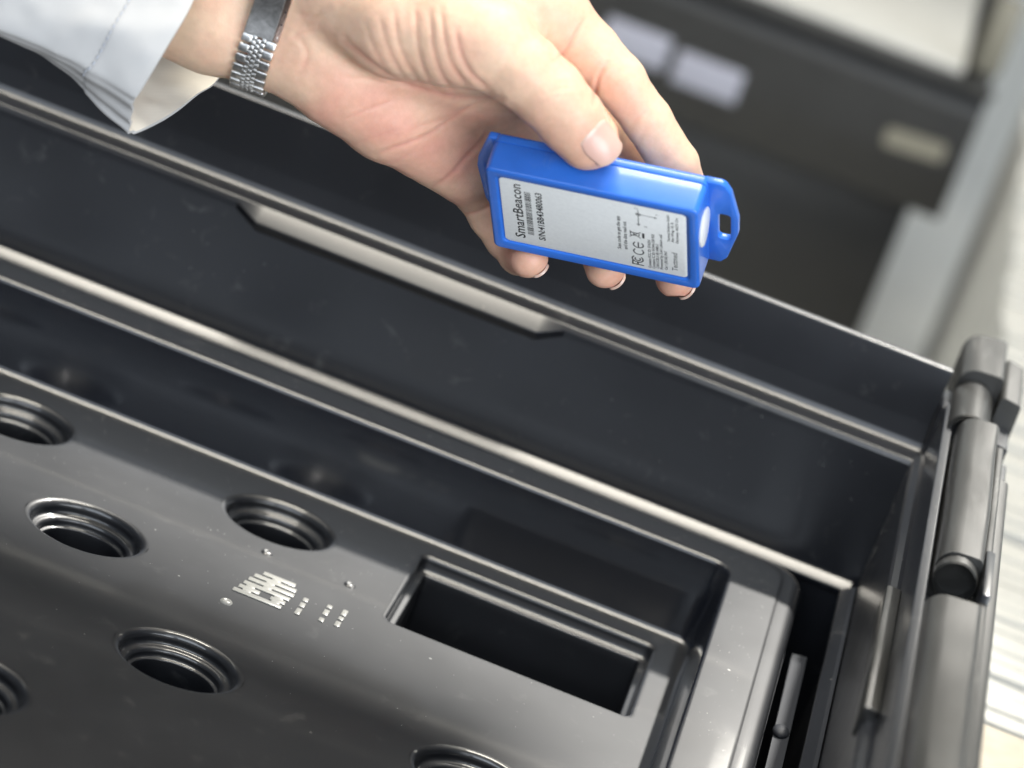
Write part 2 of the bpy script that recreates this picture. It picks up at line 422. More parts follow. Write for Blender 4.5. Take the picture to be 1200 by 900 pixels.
# raised mark: bars and small strokes, and four dimples around it
bm = bmesh.new()
def bar(bm, x0, x1, y, w, h=0.35):
    add_box(bm, (x0, y-w/2, 0.004), (x1, y+w/2, h), 0.25, 2)
for y, x0, x1 in ((-84.6, -132.5, -117.2), (-81.2, -131.6, -125.0), (-81.2, -121.6, -117.0), (-77.8, -131.0, -116.4), (-74.4, -130.4, -116.0), (-71.0, -129.6, -116.2), (-67.6, -127.6, -117.4)):
    bar(bm, x0, x1, y, 2.5)
for y, x in ((-82.9, -128.6), (-82.9, -119.6), (-79.5, -128.4), (-79.5, -119.4), (-76.1, -124.0), (-72.7, -124.0), (-69.3, -123.0)):
    bar(bm, x-1.4, x+1.4, y, 1.6, 0.34)
bm_obj('raised_mark', bm, M_MARK, tray)['kind'] = 'stuff'
bm = bmesh.new()
for x, segs in ((-112.4, ((-85.0, -80.6), (-79.4, -76.2), (-75.2, -72.6))), (-105.2, ((-83.4, -80.8), (-78.6, -74.6), (-73.4, -71.0))), (-100.4, ((-82.6, -79.0), (-77.8, -75.4), (-74.4, -70.2)))):
    for y0, y1 in segs:
        add_box(bm, (x-0.8, y0, 0.004), (x+0.8, y1, 0.28), 0.2, 2)
bm_obj('small_print', bm, M_MARK, tray)['kind'] = 'stuff'
for x, y in ((-131.8, -94.1), (-226.7, -93.6), (-130.5, -53.3), (-103.6, -52.9)):
    bm = bmesh.new()
    prof = [(1.9, 0.003), (1.6, 0.35), (1.0, 0.55), (0.4, 0.35)]
    loft(bm, [[(x+r*math.cos(2*math.pi*k/20), y+r*math.sin(2*math.pi*k/20), z) for k in range(20)] for r, z in prof])
    bm_obj('stud', bm, M_MARK if y < -90 else M_TRAY, tray)
# grey strap hanging in the gap at the tray's end
st_ = thing('strap', 'flat grey strap hanging in the gap at the right end of the tray', 'strap', (33, -50, 10))
bm = bmesh.new()
path = [(29.0, -14.0, 16.0), (29.4, -40, 15.0), (29.6, -64.0, 14.6), (30.0, -90.0, 13.0), (30.0, -140, 8.0), (30, -200, 0)]
loft(bm, [[(x, y, z), (x+4.6, y, z+0.6), (x+4.6, y, z-0.8), (x, y, z-1.4)] for x, y, z in path])
bm_obj('band', bm, M_STRAP, st_)
bm = bmesh.new(); bmesh.ops.create_uvsphere(bm, u_segments=14, v_segments=10, radius=2.6, matrix=Matrix.Translation((31.6, -68, 14.8)) @ Matrix.Diagonal((1, 1.5, 0.7, 1)))
bm_obj('knot', bm, M_STRAP, st_)

# ------------------------------------------------------------------ far bin
fb = thing('storage_bin', 'blurred dark bin standing behind with two pale labels on its front', 'bin', (-200, 950, -230))
bm = bmesh.new()
pf = fillet([(806, -58), (803, -50), (799.2, -30), (799.2, 6), (801, 12), (806, 18), (840, 18), (840, -58)], [2, 8, 12, 3, 3, 2, 0, 0], 5)
loft(bm, [[(x, y, z) for y, z in pf] for x in (-620, 58.0)]); bm_obj('front_band', bm, M_FAR, fb)
box_obj('rim', (-620, 797, 18.3), (60.0, 812, 22), M_FAR, fb, 1.2)
box_obj('body', (-600, 822, -229.5), (41, 1240, -58.3), M_FAR, fb, 3)
box_obj('side_wall', (48, 841, -58), (58.0, 1250, 22), M_FAR, fb, 2)
box_obj('back_wall', (-620, 1240, -58), (47.6, 1250, 22), M_FAR, fb, 2)
box_obj('corner_post', (44.0, 842, 22.3), (60, 858, 66), M_TAN, fb, 2)
box_obj('name_card', (-156, 797.4, -33.0), (-118, 798.8, -13.5), M_CARDLABEL, fb, 0.4)
box_obj('name_card', (-112, 797.4, -36.0), (-73, 798.8, -17.0), M_CARDLABEL, fb, 0.4)
bm = bmesh.new()
pr = fillet([(12, -26.5), (12, -15.6), (47, -13.5), (47, -24.4)], 3, 4)
loft(bm, [[(x, 797.2, z) for x, z in pr], [(x, 798.8, z) for x, z in pr]]); bm_obj('grip', bm, M_TAN, fb)  # flat tan strip stands for the reflection in the recessed grip
ct = thing('paper_block', 'white block of paper lying in the far bin', 'paper', (-200, 1000, -58))
for k in range(7):
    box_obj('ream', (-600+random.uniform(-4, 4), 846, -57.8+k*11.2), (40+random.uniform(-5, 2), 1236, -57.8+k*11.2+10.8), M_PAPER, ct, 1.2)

# ------------------------------------------------------------------ row of white cards at the right, cardboard box
ps = thing('card_row', 'row of upright white cards standing close together beyond the hinged rim', 'cards', (150, 300, -230))
base = None
for k in range(112):
    y = 18 + k*9.0
    if base is None:
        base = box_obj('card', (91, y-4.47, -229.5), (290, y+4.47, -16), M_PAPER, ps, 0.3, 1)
        loc0 = base.location.copy()
        o = base
    else:
        o = base.copy(); link(o); o.parent = ps
    o.location = loc0 + Vector((random.uniform(-1.5, 1.5)*MM, k*9.0*MM, random.uniform(-1.0, 0.8)*MM))
    o.rotation_euler = (random.uniform(-0.008, 0.008), 0, random.uniform(-0.006, 0.006))
cb = thing('cardboard_box', 'brown cardboard box beside the hinged rim at the end of the card row', 'box', (150, -100, -230))
box_obj('side', (88, -200, -229), (91, 3, 8), M_CARD, cb, 0.4); box_obj('side', (230, -200, -229), (233, 3, 8), M_CARD, cb, 0.4)
box_obj('end', (91.2, 0, -229), (229.8, 3, 8), M_CARD, cb, 0.4); box_obj('end', (91.2, -200, -229), (229.8, -197, 8), M_CARD, cb, 0.4)
box_obj('flap', (91.2, -196.6, 8.2), (160, 2.8, 10.6), M_CARD, cb, 0.4); box_obj('flap', (160.6, -196.6, 8.4), (230, 2.8, 10.8), M_CARD, cb, 0.4)
# ------------------------------------------------------------------ blue beacon
RB = np.array([[.9573, .0609, .2828], [.213, .513, -.8315], [-.1957, .8562, .4782]])
HD = 838.0                                # distance of the hand from the lens
OB = np.array([-8.13, -63.29, 900.0])
BW, BH, BT = 64.54, 41.86, 13.11
BS = HD/900.0
def cam2world(P): return np.asarray(P) @ RW.T + CAM
# local axes of the beacon in the world: W along, H down the face, T into the body
AW, AH, AT = (RW @ RB[:, i] for i in range(3))
BO = cam2world(OB*BS)
BM = Matrix(((AW[0], AH[0], AT[0], BO[0]), (AW[1], AH[1], AT[1], BO[1]), (AW[2], AH[2], AT[2], BO[2]), (0, 0, 0, 1))) @ Matrix.Diagonal((BS, BS, BS, 1))
bc = thing('beacon', 'small blue plastic sensor beacon with a silver label held in the hand', 'beacon', tuple(BM @ Vector((BW/2, BH/2, BT))))
def b_obj(name, bm, mat, angle=40, smooth=True):
    for v in bm.verts: v.co = BM @ v.co
    return bm_obj(name, bm, mat, bc, smooth, angle)
# housing: rounded body with a shallow recess for the label
def rr(x0, x1, y0, y1, r, z, n=6): return [(x, y, z) for x, y in rrect(x0, x1, y0, y1, r, n)]
bm = bmesh.new()
rings = []
e = 1.0
LX0, LX1, LY0, LY1 = 4.05, 60.9, 3.7, 36.9
g = 0.55
rings.append(rr(LX0-g, LX1+g, LY0-g, LY1+g, 1.5, 0.55))
rings.append(rr(LX0-g-0.1, LX1+g+0.1, LY0-g-0.1, LY1+g+0.1, 1.6, 0.45))
rings.append(rr(LX0-g-0.3, LX1+g+0.3, LY0-g-0.3, LY1+g+0.3, 1.8, 0.12))
rings.append(rr(LX0-g-0.6, LX1+g+0.6, LY0-g-0.6, LY1+g+0.6, 2.0, 0.0))
for k in range(0, 6):
    a = math.radians(90*k/5); o = e*(1-math.sin(a)); rings.append(rr(o, BW-o, o, BH-o, 2.0-o*0.5, e*(1-math.cos(a))))
rings.append(rr(-0.12, BW+0.12, -0.12, BH+0.12, 2.1, BT*0.5))
for o, z in ((-0.2, BT-3.5), (-0.16, BT-3.3), (0.16, BT-3.2), (0.16, BT-2.95), (-0.18, BT-2.85), (-0.22, BT-2.7)):
    rings.append(rr(o, BW-o, o, BH-o, 2.1-o, z))       # parting seam between the two shells
rings.append(rr(-0.25, BW+0.25, -0.25, BH+0.25, 2.2, BT-1.4))
for k in range(1, 4):
    a = math.radians(90*k/3); o = 0.6*(1-math.cos(a)); rings.append(rr(o-0.25, BW+0.25-o, o-0.25, BH+0.25-o, 2.0, BT-0.6+0.6*math.sin(a)))
loft(bm, rings)
b_obj('housing', bm, M_BLUE, 50)
# mounting ears at both ends: plates with a long hole
def ear(sign):
    hw, h0, h1, ho = (1.9, 15.5, 28.5, 6.2) if sign > 0 else (0.8, 14.0, 27.0, 4.0)
    ox = BW-1.2 if sign > 0 else 1.2
    outl = [(0, 0.3), (6.2, 0.3), (8.2, 4.5), (10.4, 17.0), (10.4, 24.5), (7.0, 38.5), (5.0, BH-0.6), (0, BH-0.6)]
    if sign < 0: outl = [(0, 0.3), (3.4, 0.3), (7.4, 12.0), (8.0, 16.5), (6.6, 33.0), (3.4, BH-0.8), (0, BH-0.6)]
    outl = [(ox+sign*x, y) for x, y in outl]
    outl = fillet(outl, [0, 2.4, 3, 2.5, 2.5, 3, 1.5, 0] if sign > 0 else [0, 0.9, 2, 2, 3, 1.2, 0], 5)
    hol = rrect(ox+sign*ho-hw, ox+sign*ho+hw, h0, h1, min(1.4, hw-0.05), 5)
    vs = [Vector(p) for p in outl]+[Vector(p) for p in hol]
    n, m = len(outl), len(hol)
    eds = [(i, (i+1) % n) for i in range(n)]+[(n+i, n+(i+1) % m) for i in range(m)]
    v, _, f, *_ = delaunay_2d_cdt(vs, eds, [], 1, 1e-6)
    hx = ox+sign*ho
    keep = []
    for t in f:
        c = sum((v[i] for i in t), Vector((0, 0)))/len(t)
        if abs(c.x-hx) < hw-0.02 and h0 < c.y < h1: continue
        keep.append(t)
    bm = bmesh.new()
    bv = [bm.verts.new((p.x, p.y, BT-2.0)) for p in v]
    fs = []
    for t in keep:
        try: fs.append(bm.faces.new([bv[i] for i in t]))
        except ValueError: pass
    bmesh.ops.delete(bm, geom=[x for x in bm.verts if not x.link_faces], context='VERTS')
    bmesh.ops.recalc_face_normals(bm, faces=bm.faces[:])
    r = bmesh.ops.extrude_face_region(bm, geom=bm.faces[:])
    for x in r['geom']:
        if isinstance(x, bmesh.types.BMVert): x.co.z += 2.4
    bmesh.ops.recalc_face_normals(bm, faces=bm.faces[:])
    es = [ed for ed in bm.edges if len(ed.link_faces) == 2 and ed.calc_face_angle() > 1.2]
    bmesh.ops.bevel(bm, geom=es, offset=0.45, segments=2, affect='EDGES', profile=0.5)
    return b_obj('mounting_ear', bm, M_BLUE, 40)
ear(1); ear(-1)
# label sheet
bm = bmesh.new()
loft(bm, [rr(LX0, LX1, LY0, LY1, 1.5, 0.50), rr(LX0, LX1, LY0, LY1, 1.5, 0.44), rr(LX0+0.05, LX1-0.05, LY0+0.05, LY1-0.05, 1.45, 0.42)])
lab = b_obj('label', bm, M_LABEL, 30)
lab['label'] = 'silver printed label with rounded corners'
ZL = 0.40
def flat(name, quads, mat):
    bm = bmesh.new()
    for q in quads:
        bm.faces.new([bm.verts.new((x, y, ZL)) for x, y in q])
    for v in bm.verts: v.co = (BM @ v.co - Vector(np.array(bc.location)/MM))*MM
    me = bpy.data.meshes.new(name); bm.to_mesh(me); bm.free()
    return finish(name, me, mat, bc)
def text(name, s, w0, h0, h1, size, mat=M_INK, shear=0.0):
    """a line of print reading up the label from h0 to h1, baseline at w0"""
    cu = bpy.data.curves.new(name, 'FONT'); cu.body = s; cu.size = size; cu.resolution_u = 2; cu.shear = shear; cu.offset = 0.012*size if size > 3 else 0.022*size
    t = bpy.data.objects.new(name, cu); link(t)
    bpy.context.view_layer.update()
    me = bpy.data.meshes.new_from_object(t.evaluated_get(bpy.context.evaluated_depsgraph_get()))
    bpy.data.objects.remove(t); bpy.data.curves.remove(cu)
    co = np.array([v.co[:] for v in me.vertices])
    x0, x1 = co[:, 0].min(), co[:, 0].max()
    k = (h0-h1)/(x1-x0)
    for v in me.vertices:
        x, y = v.co.x, v.co.y
        P = BM @ Vector((w0-y*1.0, h0-(x-x0)*k, ZL))
        v.co = (P - Vector(np.array(bc.location)/MM))*MM
    me.materials.clear()
    return finish(name, me, mat, bc)
text('title_print', 'SmartBeacon', 10.5, 33.9, 5.6, 4.5)
bars, h = [], 31.2
while h > 8.6:
    bw = random.choice((0.22, 0.22, 0.34, 0.5)); bars.append([(11.45, h), (13.4, h), (13.4, h-bw), (11.45, h-bw)]); h -= bw+random.choice((0.2, 0.2, 0.3, 0.42))
flat('barcode', bars, M_INK)['kind'] = 'stuff'
text('serial_print', 'S/N:41BB43480063', 16.85, 33.0, 8.0, 2.9)
text('note_print', 'Scan code to get the app', 40.6, 28.6, 11.2, 1.6)
text('note_print', 'and the data read out.', 42.55, 28.2, 13.2, 1.6)
# FC mark: F and two C arcs
def arc(cx, cy, r, wd, a0, a1, n=10):
    q = []
    for i in range(n):
        a, b = (math.radians(a0+(a1-a0)*(i+k)/n) for k in (0, 1))
        q.append([(cx+r*math.sin(a)*-1, cy-r*math.cos(a)), (cx-(r-wd)*math.sin(a), cy-(r-wd)*math.cos(a)), (cx-(r-wd)*math.sin(b), cy-(r-wd)*math.cos(b)), (cx-r*math.sin(b), cy-r*math.cos(b))])
    return q
def rc(x0, x1, y0, y1): return [(x0, y0), (x1, y0), (x1, y1), (x0, y1)]
fc = arc(45.6, 32.2, 1.9, 0.42, 40, 320, 14) + arc(45.6, 32.2, 1.05, 0.42, 45, 315, 10) + [rc(43.8, 47.5, 34.9, 35.35), rc(43.8, 44.25, 33.3, 34.9), rc(45.4, 45.85, 33.6, 34.9)]
flat('approval_mark', fc, M_INK)
ce = arc(46.0, 28.0, 1.75, 0.42, 40, 320, 12) + arc(46.0, 24.4, 1.75, 0.42, 40, 320, 12) + [rc(45.8, 46.2, 23.0, 25.8)]
flat('approval_mark', ce, M_INK)
we = [rc(43.6, 43.9, 18.0, 20.0), rc(43.9, 46.2, 18.1, 18.4), rc(43.9, 46.2, 19.6, 19.9), rc(46.2, 46.5, 18.3, 19.7), rc(44.6, 44.85, 18.4, 19.6), rc(47.3, 48.0, 17.7, 20.3),
      [(43.3, 17.6), (43.5, 17.4), (47.0, 20.6), (46.8, 20.8)], [(43.3, 20.6), (43.5, 20.8), (47.0, 17.6), (46.8, 17.4)]]
flat('bin_mark', we, M_INK)
ax = [rc(46.2, 46.5, 6.0, 13.6), rc(46.2, 51.6, 8.0, 8.3), [(45.7, 13.0), (47.0, 13.0), (46.35, 14.2), (46.35, 14.2)], [(51.2, 7.6), (51.2, 8.7), (52.2, 8.15), (52.2, 8.15)], rc(45.6, 47.1, 7.6, 8.7)]
flat('axes_mark', [q[:3] if q[2] == q[3] else q for q in ax], M_GREYINK)
text('axes_print', 'X', 49.0, 14.4, 13.5, 1.3, M_GREYINK); text('axes_print', 'Y', 52.6, 7.0, 6.1, 1.3, M_GREYINK); text('axes_print', 'Z', 46.2, 5.6, 4.8, 1.3, M_GREYINK)
text('notice_print', 'Contains FCC ID: S7AS50', 49.75, 35.6, 20.5, 1.2)
text('notice_print', 'Contains IC ID: 8154A-S50 RSS', 51.0, 35.5, 17.0, 1.2)
text('notice_print', 'CAN ICES-3 (B) NMB-3', 52.2, 35.0, 22.0, 1.2)
text('notice_print', 'Powered by 3.6V Lithium cell', 53.4, 35.0, 16.4, 1.2)
text('notice_print', 'Cat 1 (IEC60) IP67', 54.8, 34.8, 24.8, 1.2)
text('address_print', 'Tectmed Solutions GmbH', 55.8, 19.2, 5.4, 1.15)
text('address_print', 'Am Weg 10, 8', 57.0, 19.2, 8.8, 1.15)
text('address_print', 'Germany, 46273 Ort', 58.4, 19.3, 5.8, 1.15)
text('maker_print', 'Tectmed', 57.9, 34.4, 24.6, 2.4, M_GREYINK)
# white button on the right end face
bm = bmesh.new()
bx = BW+0.1
prof = [(5.2, -0.4), (5.2, 0.35), (4.9, 0.6), (0.01, 0.65)]
cx_, cy_ = BH*0.39, BT*0.47
loft(bm, [[(bx+z, cy_ and (cx_+r*1.5*math.cos(2*math.pi*k/36)), cy_+r*math.sin(2*math.pi*k/36)) for k in range(36)] for r, z in prof])
b_obj('button', bm, M_WHITE, 40)
# ------------------------------------------------------------------ hand, forearm
# hand space: x right, y down (0.25 mm units, origin at the hand plane), z towards the viewer
HS = HD/3600.0
def U(px, py, z):
    f = (HD-z*HS)/HD
    return np.array([(px-600)*f, (py-450)*f, z], np.float32)
def hand2world(P):
    P = np.asarray(P, float)
    return cam2world(np.stack([P[:, 0]*HS, P[:, 1]*HS, HD-P[:, 2]*HS], 1))
def hproj(P):
    f = HD/(HD-P[:, 2]*HS)
    return np.stack([P[:, 0]*f+600, P[:, 1]*f+450], 1)
def smin(a, b, k):
    h = np.clip(0.5+0.5*(b-a)/k, 0, 1)
    return b+(a-b)*h-k*h*(1-h)
def cone(P, a, ra, b, rb):
    ab = b-a; t = np.clip(((P-a)@ab)/max(1e-6, float(ab@ab)), 0, 1)
    return np.sqrt(((P-(a+t[:, None]*ab))**2).sum(1))-(ra+(rb-ra)*t)
def chain(P, js, k=6.0):
    d = None
    for (a, ra), (b, rb) in zip(js[:-1], js[1:]):
        c = cone(P, a, ra, b, rb); d = c if d is None else smin(d, c, k)
    return d
def ell(P, c, r):
    q = (P-c)/np.asarray(r, np.float32)
    l = np.sqrt((q*q).sum(1)); return (l-1)*min(r)
J = lambda *l: [(U(*p[:3]), np.float32(p[3])) for p in l]
ARM1 = J((338, 62, -32, 50), (250, 29, -34, 54), (120, -22, -30, 62), (-60, -90, -20, 74))
ARM2 = J((352, -40, -8, 58), (260, -66, -14, 60), (120, -118, -16, 68), (-40, -180, -10, 80))
HYPO = J((392, 96, -40, 52), (455, 136, -86, 52), (545, 190, -172, 49))
PALM = [J((370, 40, -34, 52), (520, 80, -62, 46), (598, 138, -132, 44)),
        J((370, 20, -24, 52), (520, 40, -30, 48), (622, 86, -62, 44)),
        J((380, -20, -10, 54), (540, 0, 0, 52), (640, 22, 0, 46))]
THENAR = J((405, -6, 12, 62), (470, 22, 34, 68), (530, 34, 50, 64), (566, 44, 62, 56))
THUMB = J((540, 36, 54, 58), (575, 54, 64, 50), (612, 82, 66, 43), (644, 110, 60, 40.5), (668, 138, 44, 39), (689, 163, 30, 36.5))
INDEX = J((640, 14, 0, 45), (690, 58, -8, 35), (726, 95, -16, 31), (758, 140, -34, 28.5), (790, 192, -58, 28.5), (808, 236, -96, 27), (812, 262, -130, 25))
MIDDLE = J((622, 86, -62, 42), (700, 150, -110, 33), (760, 206, -178, 30), (782, 268, -212, 28), (788, 300, -222, 27), (792, 325, -176, 25.5))
RING = J((598, 138, -132, 41), (650, 176, -140, 32), (690, 214, -196, 30), (700, 262, -226, 28), (704, 292, -226, 27), (710, 314, -174, 25))
PINKY = J((545, 190, -172, 45), (562, 222, -204, 32), (576, 252, -216, 28), (594, 280, -226, 26), (608, 298, -214, 25), (620, 303, -170, 23.5))
def hand_sdf(P):
    P = np.asarray(P, np.float32)
    palm = smin(chain(P, ARM1, 20), chain(P, ARM2, 20), 55)
    palm = smin(palm, chain(P, HYPO, 15), 26)
    for c in PALM: palm = smin(palm, chain(P, c, 15), 34)
    palm = smin(palm, ell(P, U(372, 70, -20), (46, 42, 34)), 22)
    th = smin(chain(P, THENAR, 16), chain(P, THUMB, 9), 14)
    fi = smin(chain(P, MIDDLE, 7), chain(P, RING, 7), 3)
    fi = smin(fi, chain(P, PINKY, 7), 3)
    ix = chain(P, INDEX, 7)
    fi = smin(fi, ix, 4)
    a = smin(palm, th, 13); b = smin(palm, fi, 16)
    d = smin(a, b, 4)
    # web of skin between thumb and index
    web = chain(P, J((560, -30, 20, 58), (632, 6, 14, 46)), 8)
    d = smin(d, web, 18)
    return d
def sdf_pts(P, fn=hand_sdf, chunk=400000):
    return np.concatenate([fn(P[i:i+chunk]) for i in range(0, len(P), chunk)])
def sdf_grad(P, fn=hand_sdf, e=0.7):
    g = np.stack([sdf_pts(P+np.eye(3, dtype=np.float32)[k]*e, fn)-sdf_pts(P-np.eye(3, dtype=np.float32)[k]*e, fn) for k in range(3)], 1)
    return g/np.maximum(1e-9, np.linalg.norm(g, axis=1))[:, None]
def surface_nets(lo, hi, h, fn):
    n = [int((hi[i]-lo[i])/h)+2 for i in range(3)]
    xs = [lo[i]+h*np.arange(n[i], dtype=np.float32) for i in range(3)]
    vol = np.empty(n, np.float32)
    yy, zz = np.meshgrid(xs[1], xs[2], indexing='ij')
    for i0 in range(0, n[0], 16):
        xx = xs[0][i0:i0+16]
        G = np.stack([np.repeat(xx, yy.size), np.tile(yy.ravel(), len(xx)), np.tile(zz.ravel(), len(xx))], 1)
        vol[i0:i0+16] = fn(G).reshape(len(xx), n[1], n[2])
    ins = vol < 0
    m = [k-1 for k in n]
    acc = np.zeros((*m, 3), np.float32); cnt = np.zeros(m, np.int32)
    cor = [(a, b, c) for a in (0, 1) for b in (0, 1) for c in (0, 1)]
    sl = lambda A, o: A[o[0]:o[0]+m[0], o[1]:o[1]+m[1], o[2]:o[2]+m[2]]
    for a in cor:
        for ax in range(3):
            if a[ax]: continue
            b = list(a); b[ax] = 1
            va, vb = sl(vol, a), sl(vol, b)
            cr = (va < 0) != (vb < 0)
            t = np.where(cr, va/np.where(cr, va-vb, 1), 0)
            for k in range(3):
                acc[..., k] += np.where(cr, a[k]+(t if k == ax else 0), 0)
            cnt += cr
    act = cnt > 0
    idx = -np.ones(m, np.int64); idx[act] = np.arange(act.sum())
    ijk = np.argwhere(act)
    V = (ijk+acc[act]/cnt[act][:, None])*h+np.array(lo)
    F = []
    for ax in range(3):
        o1, o2 = [k for k in range(3) if k != ax]
        A = [slice(0, n[k]) for k in range(3)]; B = list(A)
        A[ax] = slice(0, n[ax]-1); B[ax] = slice(1, n[ax])
        sa, sb = ins[tuple(A)], ins[tuple(B)]
        e = np.argwhere(sa != sb)
        e = e[(e[:, o1] > 0) & (e[:, o2] > 0) & (e[:, o1] < n[o1]-1) & (e[:, o2] < n[o2]-1)]
        q = []
        for d1, d2 in ((-1, -1), (0, -1), (0, 0), (-1, 0)):
            c = e.copy(); c[:, o1] += d1; c[:, o2] += d2
            q.append(idx[c[:, 0], c[:, 1], c[:, 2]])
        q = np.stack(q, 1)
        flip = sa[e[:, 0], e[:, 1], e[:, 2]]
        if ax == 1: flip = ~flip
        q[~flip] = q[~flip][:, ::-1]
        F.append(q)
    F = np.concatenate(F); F = F[(F >= 0).all(1)]
    return V.astype(np.float32), F

HLO, HHI = (-560, -720, -275), (240, -110, 130)
V, Fq = surface_nets(HLO, HHI, 4.0, hand_sdf)
# keep the connected skin only
def project(V, it=2):
    for _ in range(it):
        d = sdf_pts(V); V = V-(sdf_grad(V)*np.clip(d, -3, 3)[:, None])
    return V.astype(np.float32)
V = project(V)
me = bpy.data.meshes.new('hand'); me.from_pydata(V.tolist(), [], Fq.tolist()); me.update()
tmp = bpy.data.objects.new('hand_tmp', me); link(tmp)
sm = tmp.modifiers.new('s', 'SUBSURF'); sm.levels = 1; sm.render_levels = 1
bpy.context.view_layer.update()
me2 = bpy.data.meshes.new_from_object(tmp.evaluated_get(bpy.context.evaluated_depsgraph_get()))
bpy.data.objects.remove(tmp)
N = len(me2.vertices); co = np.empty(N*3, np.float32); me2.vertices.foreach_get('co', co); V = project(co.reshape(-1, 3), 2)
nr = sdf_grad(V)
pp = hproj(V)
# ---- creases: (points, depth, width)
CRE = [
 ([(405, 50), (418, 60), (436, 75), (460, 91), (490, 103), (520, 111), (550, 115), (585, 114)], 3.0, 4.0),
 ([(535, 36), (541, 66), (553, 87), (574, 106)], 2.2, 3.2),
 ([(517, 10), (521, 45), (529, 75), (547, 99)], 1.8, 3.0),
 ([(504, 15), (507, 54), (517, 87), (532, 106)], 1.8, 3.0),
 ([(487, 8), (490, 60), (502, 93), (514, 107)], 1.6, 3.0),
 ([(462, 10), (468, 54), (484, 87), (499, 103)], 1.5, 3.0),
 ([(445, 18), (454, 54), (469, 84), (480, 98)], 1.2, 3.0),
 ([(428, 26), (438, 56), (452, 80)], 1.0, 3.0),
 ([(590, 116), (556, 122), (526, 141), (499, 159), (460, 174), (440, 181)], 1.7, 2.6),
 ([(585, 118), (544, 128), (514, 141), (480, 152)], 0.9, 3.0),
 ([(493, 223), (508, 219), (529, 204), (544, 186), (562, 168), (575, 150)], 1.8, 2.8),
 ([(536, 250), (552, 250), (566, 246), (578, 238)], 2.4, 2.6),
 ([(400, 141), (430, 129), (462, 117)], 1.0, 2.4), ([(398, 91), (430, 92), (462, 100)], 1.0, 2.6), ([(410, 170), (440, 160), (470, 150)], 0.7, 2.4),
 ([(440, 192), (462, 190), (485, 176)], 0.8, 2.4),
 ([(648, 73), (661, 61), (671, 46), (684, 24)], 2.6, 2.4),
 ([(634, 57), (640, 45), (644, 32)], 1.4, 2.4),
 ([(696, 122), (698.5, 102), (703, 87), (712, 74)], 2.8, 2.4),
 ([(712, 74), (724, 68)], 1.0, 2.4),
 ([(738, 150), (746, 140), (758, 131)], 1.2, 2.4), ([(748, 166), (757, 152), (768, 146)], 0.8, 2.4),
 ([(638, 112), (648, 106), (660, 103), (672, 103)], 1.2, 2.2), ([(642, 104), (655, 97), (668, 96)], 0.9, 2.2), ([(642, 120), (654, 113), (668, 112)], 0.9, 2.2),
 ([(346, 42), (356, 52), (360, 66), (352, 84)], 1.6, 3.4), ([(335, 52), (350, 40), (372, 34)], 1.2, 3.0), ([(342, 14), (364, 18), (384, 8)], 0.9, 3.0),
]
def polydist(p, pl):
    best = np.full(len(p), 1e9, np.float32)
    for a, b in zip(pl[:-1], pl[1:]):
        a = np.array(a, np.float32); b = np.array(b, np.float32); ab = b-a
        t = np.clip(((p-a)@ab)/float(ab@ab), 0, 1)
        best = np.minimum(best, np.sqrt(((p-(a+t[:, None]*ab))**2).sum(1)))
    return best
def smooth_poly(pts, n=5):
    P = np.array([pts[0]]+list(pts)+[pts[-1]], float); out = []
    for i in range(1, len(P)-2):
        for k in range(n):
            t = k/n; p0, p1, p2, p3 = P[i-1], P[i], P[i+1], P[i+2]
            out.append(tuple(0.5*((2*p1)+(p2-p0)*t+(2*p0-5*p1+4*p2-p3)*t*t+(3*p1-p0-3*p2+p3)*t**3)))
    out.append(tuple(P[-2])); return out
front = np.clip((nr[:, 2]-0.02)/0.25, 0, 1)
disp = np.zeros(N, np.float32); crs = np.zeros(N, np.float32)
for pts, dep, wd in CRE:
    d = polydist(pp, smooth_poly(pts))
    ends = np.minimum(np.linalg.norm(pp-np.array(pts[0]), axis=1), np.linalg.norm(pp-np.array(pts[-1]), axis=1))
    f = front*np.clip(0.25+ends/14, 0, 1)
    gsn = np.exp(-(d/wd)**2)
    disp += 0.60*f*(-dep*gsn+0.30*dep*np.exp(-((d-2.3*wd)/(1.3*wd))**2))
    crs = np.maximum(crs, f*np.exp(-(d/(wd*0.8))**2)*min(1, dep/2.5))
# soft fullness and unevenness of flesh
uneven = np.array([noise.noise(Vector((float(p[0])/40, float(p[1])/40, float(p[2])/40)))*1.2+noise.noise(Vector((float(p[0])/13, float(p[1])/13, float(p[2])/13)))*0.35 for p in V], np.float32)
V = V+nr*(disp+uneven)[:, None]
# ---- colour of the skin: pinker at the fingertips, in the hollow of the palm and along the creases
tips = np.zeros(N, np.float32)
for ch in (THUMB, MIDDLE, RING, PINKY):
    c = ch[-1][0]; tips = np.maximum(tips, np.exp(-(np.linalg.norm(V-c, axis=1)/48)**2))
palmc = np.exp(-(np.linalg.norm((pp-np.array([520, 175]))/np.array([95, 62]), axis=1))**2)*(nr[:, 2] > -0.2)
heel = np.exp(-(np.linalg.norm((pp-np.array([420, 130]))/np.array([60, 45]), axis=1))**2)
wrist = np.clip((360-pp[:, 0])/60, 0, 1)
blotch = np.array([noise.noise(Vector((float(p[0])/40+9, float(p[1])/40, float(p[2])/40))) for p in V], np.float32)
flush = np.clip(0.28+0.50*tips+0.42*palmc+0.34*heel-0.12*wrist+0.30*crs+0.28*blotch, 0, 1)
W3 = hand2world(V)*MM
org = W3.mean(0)
me2.vertices.foreach_set('co', (W3-org).astype(np.float32).ravel())
at = me2.attributes.new('flush', 'FLOAT', 'POINT'); at.data.foreach_set('value', flush.astype(np.float32))
me2.update()
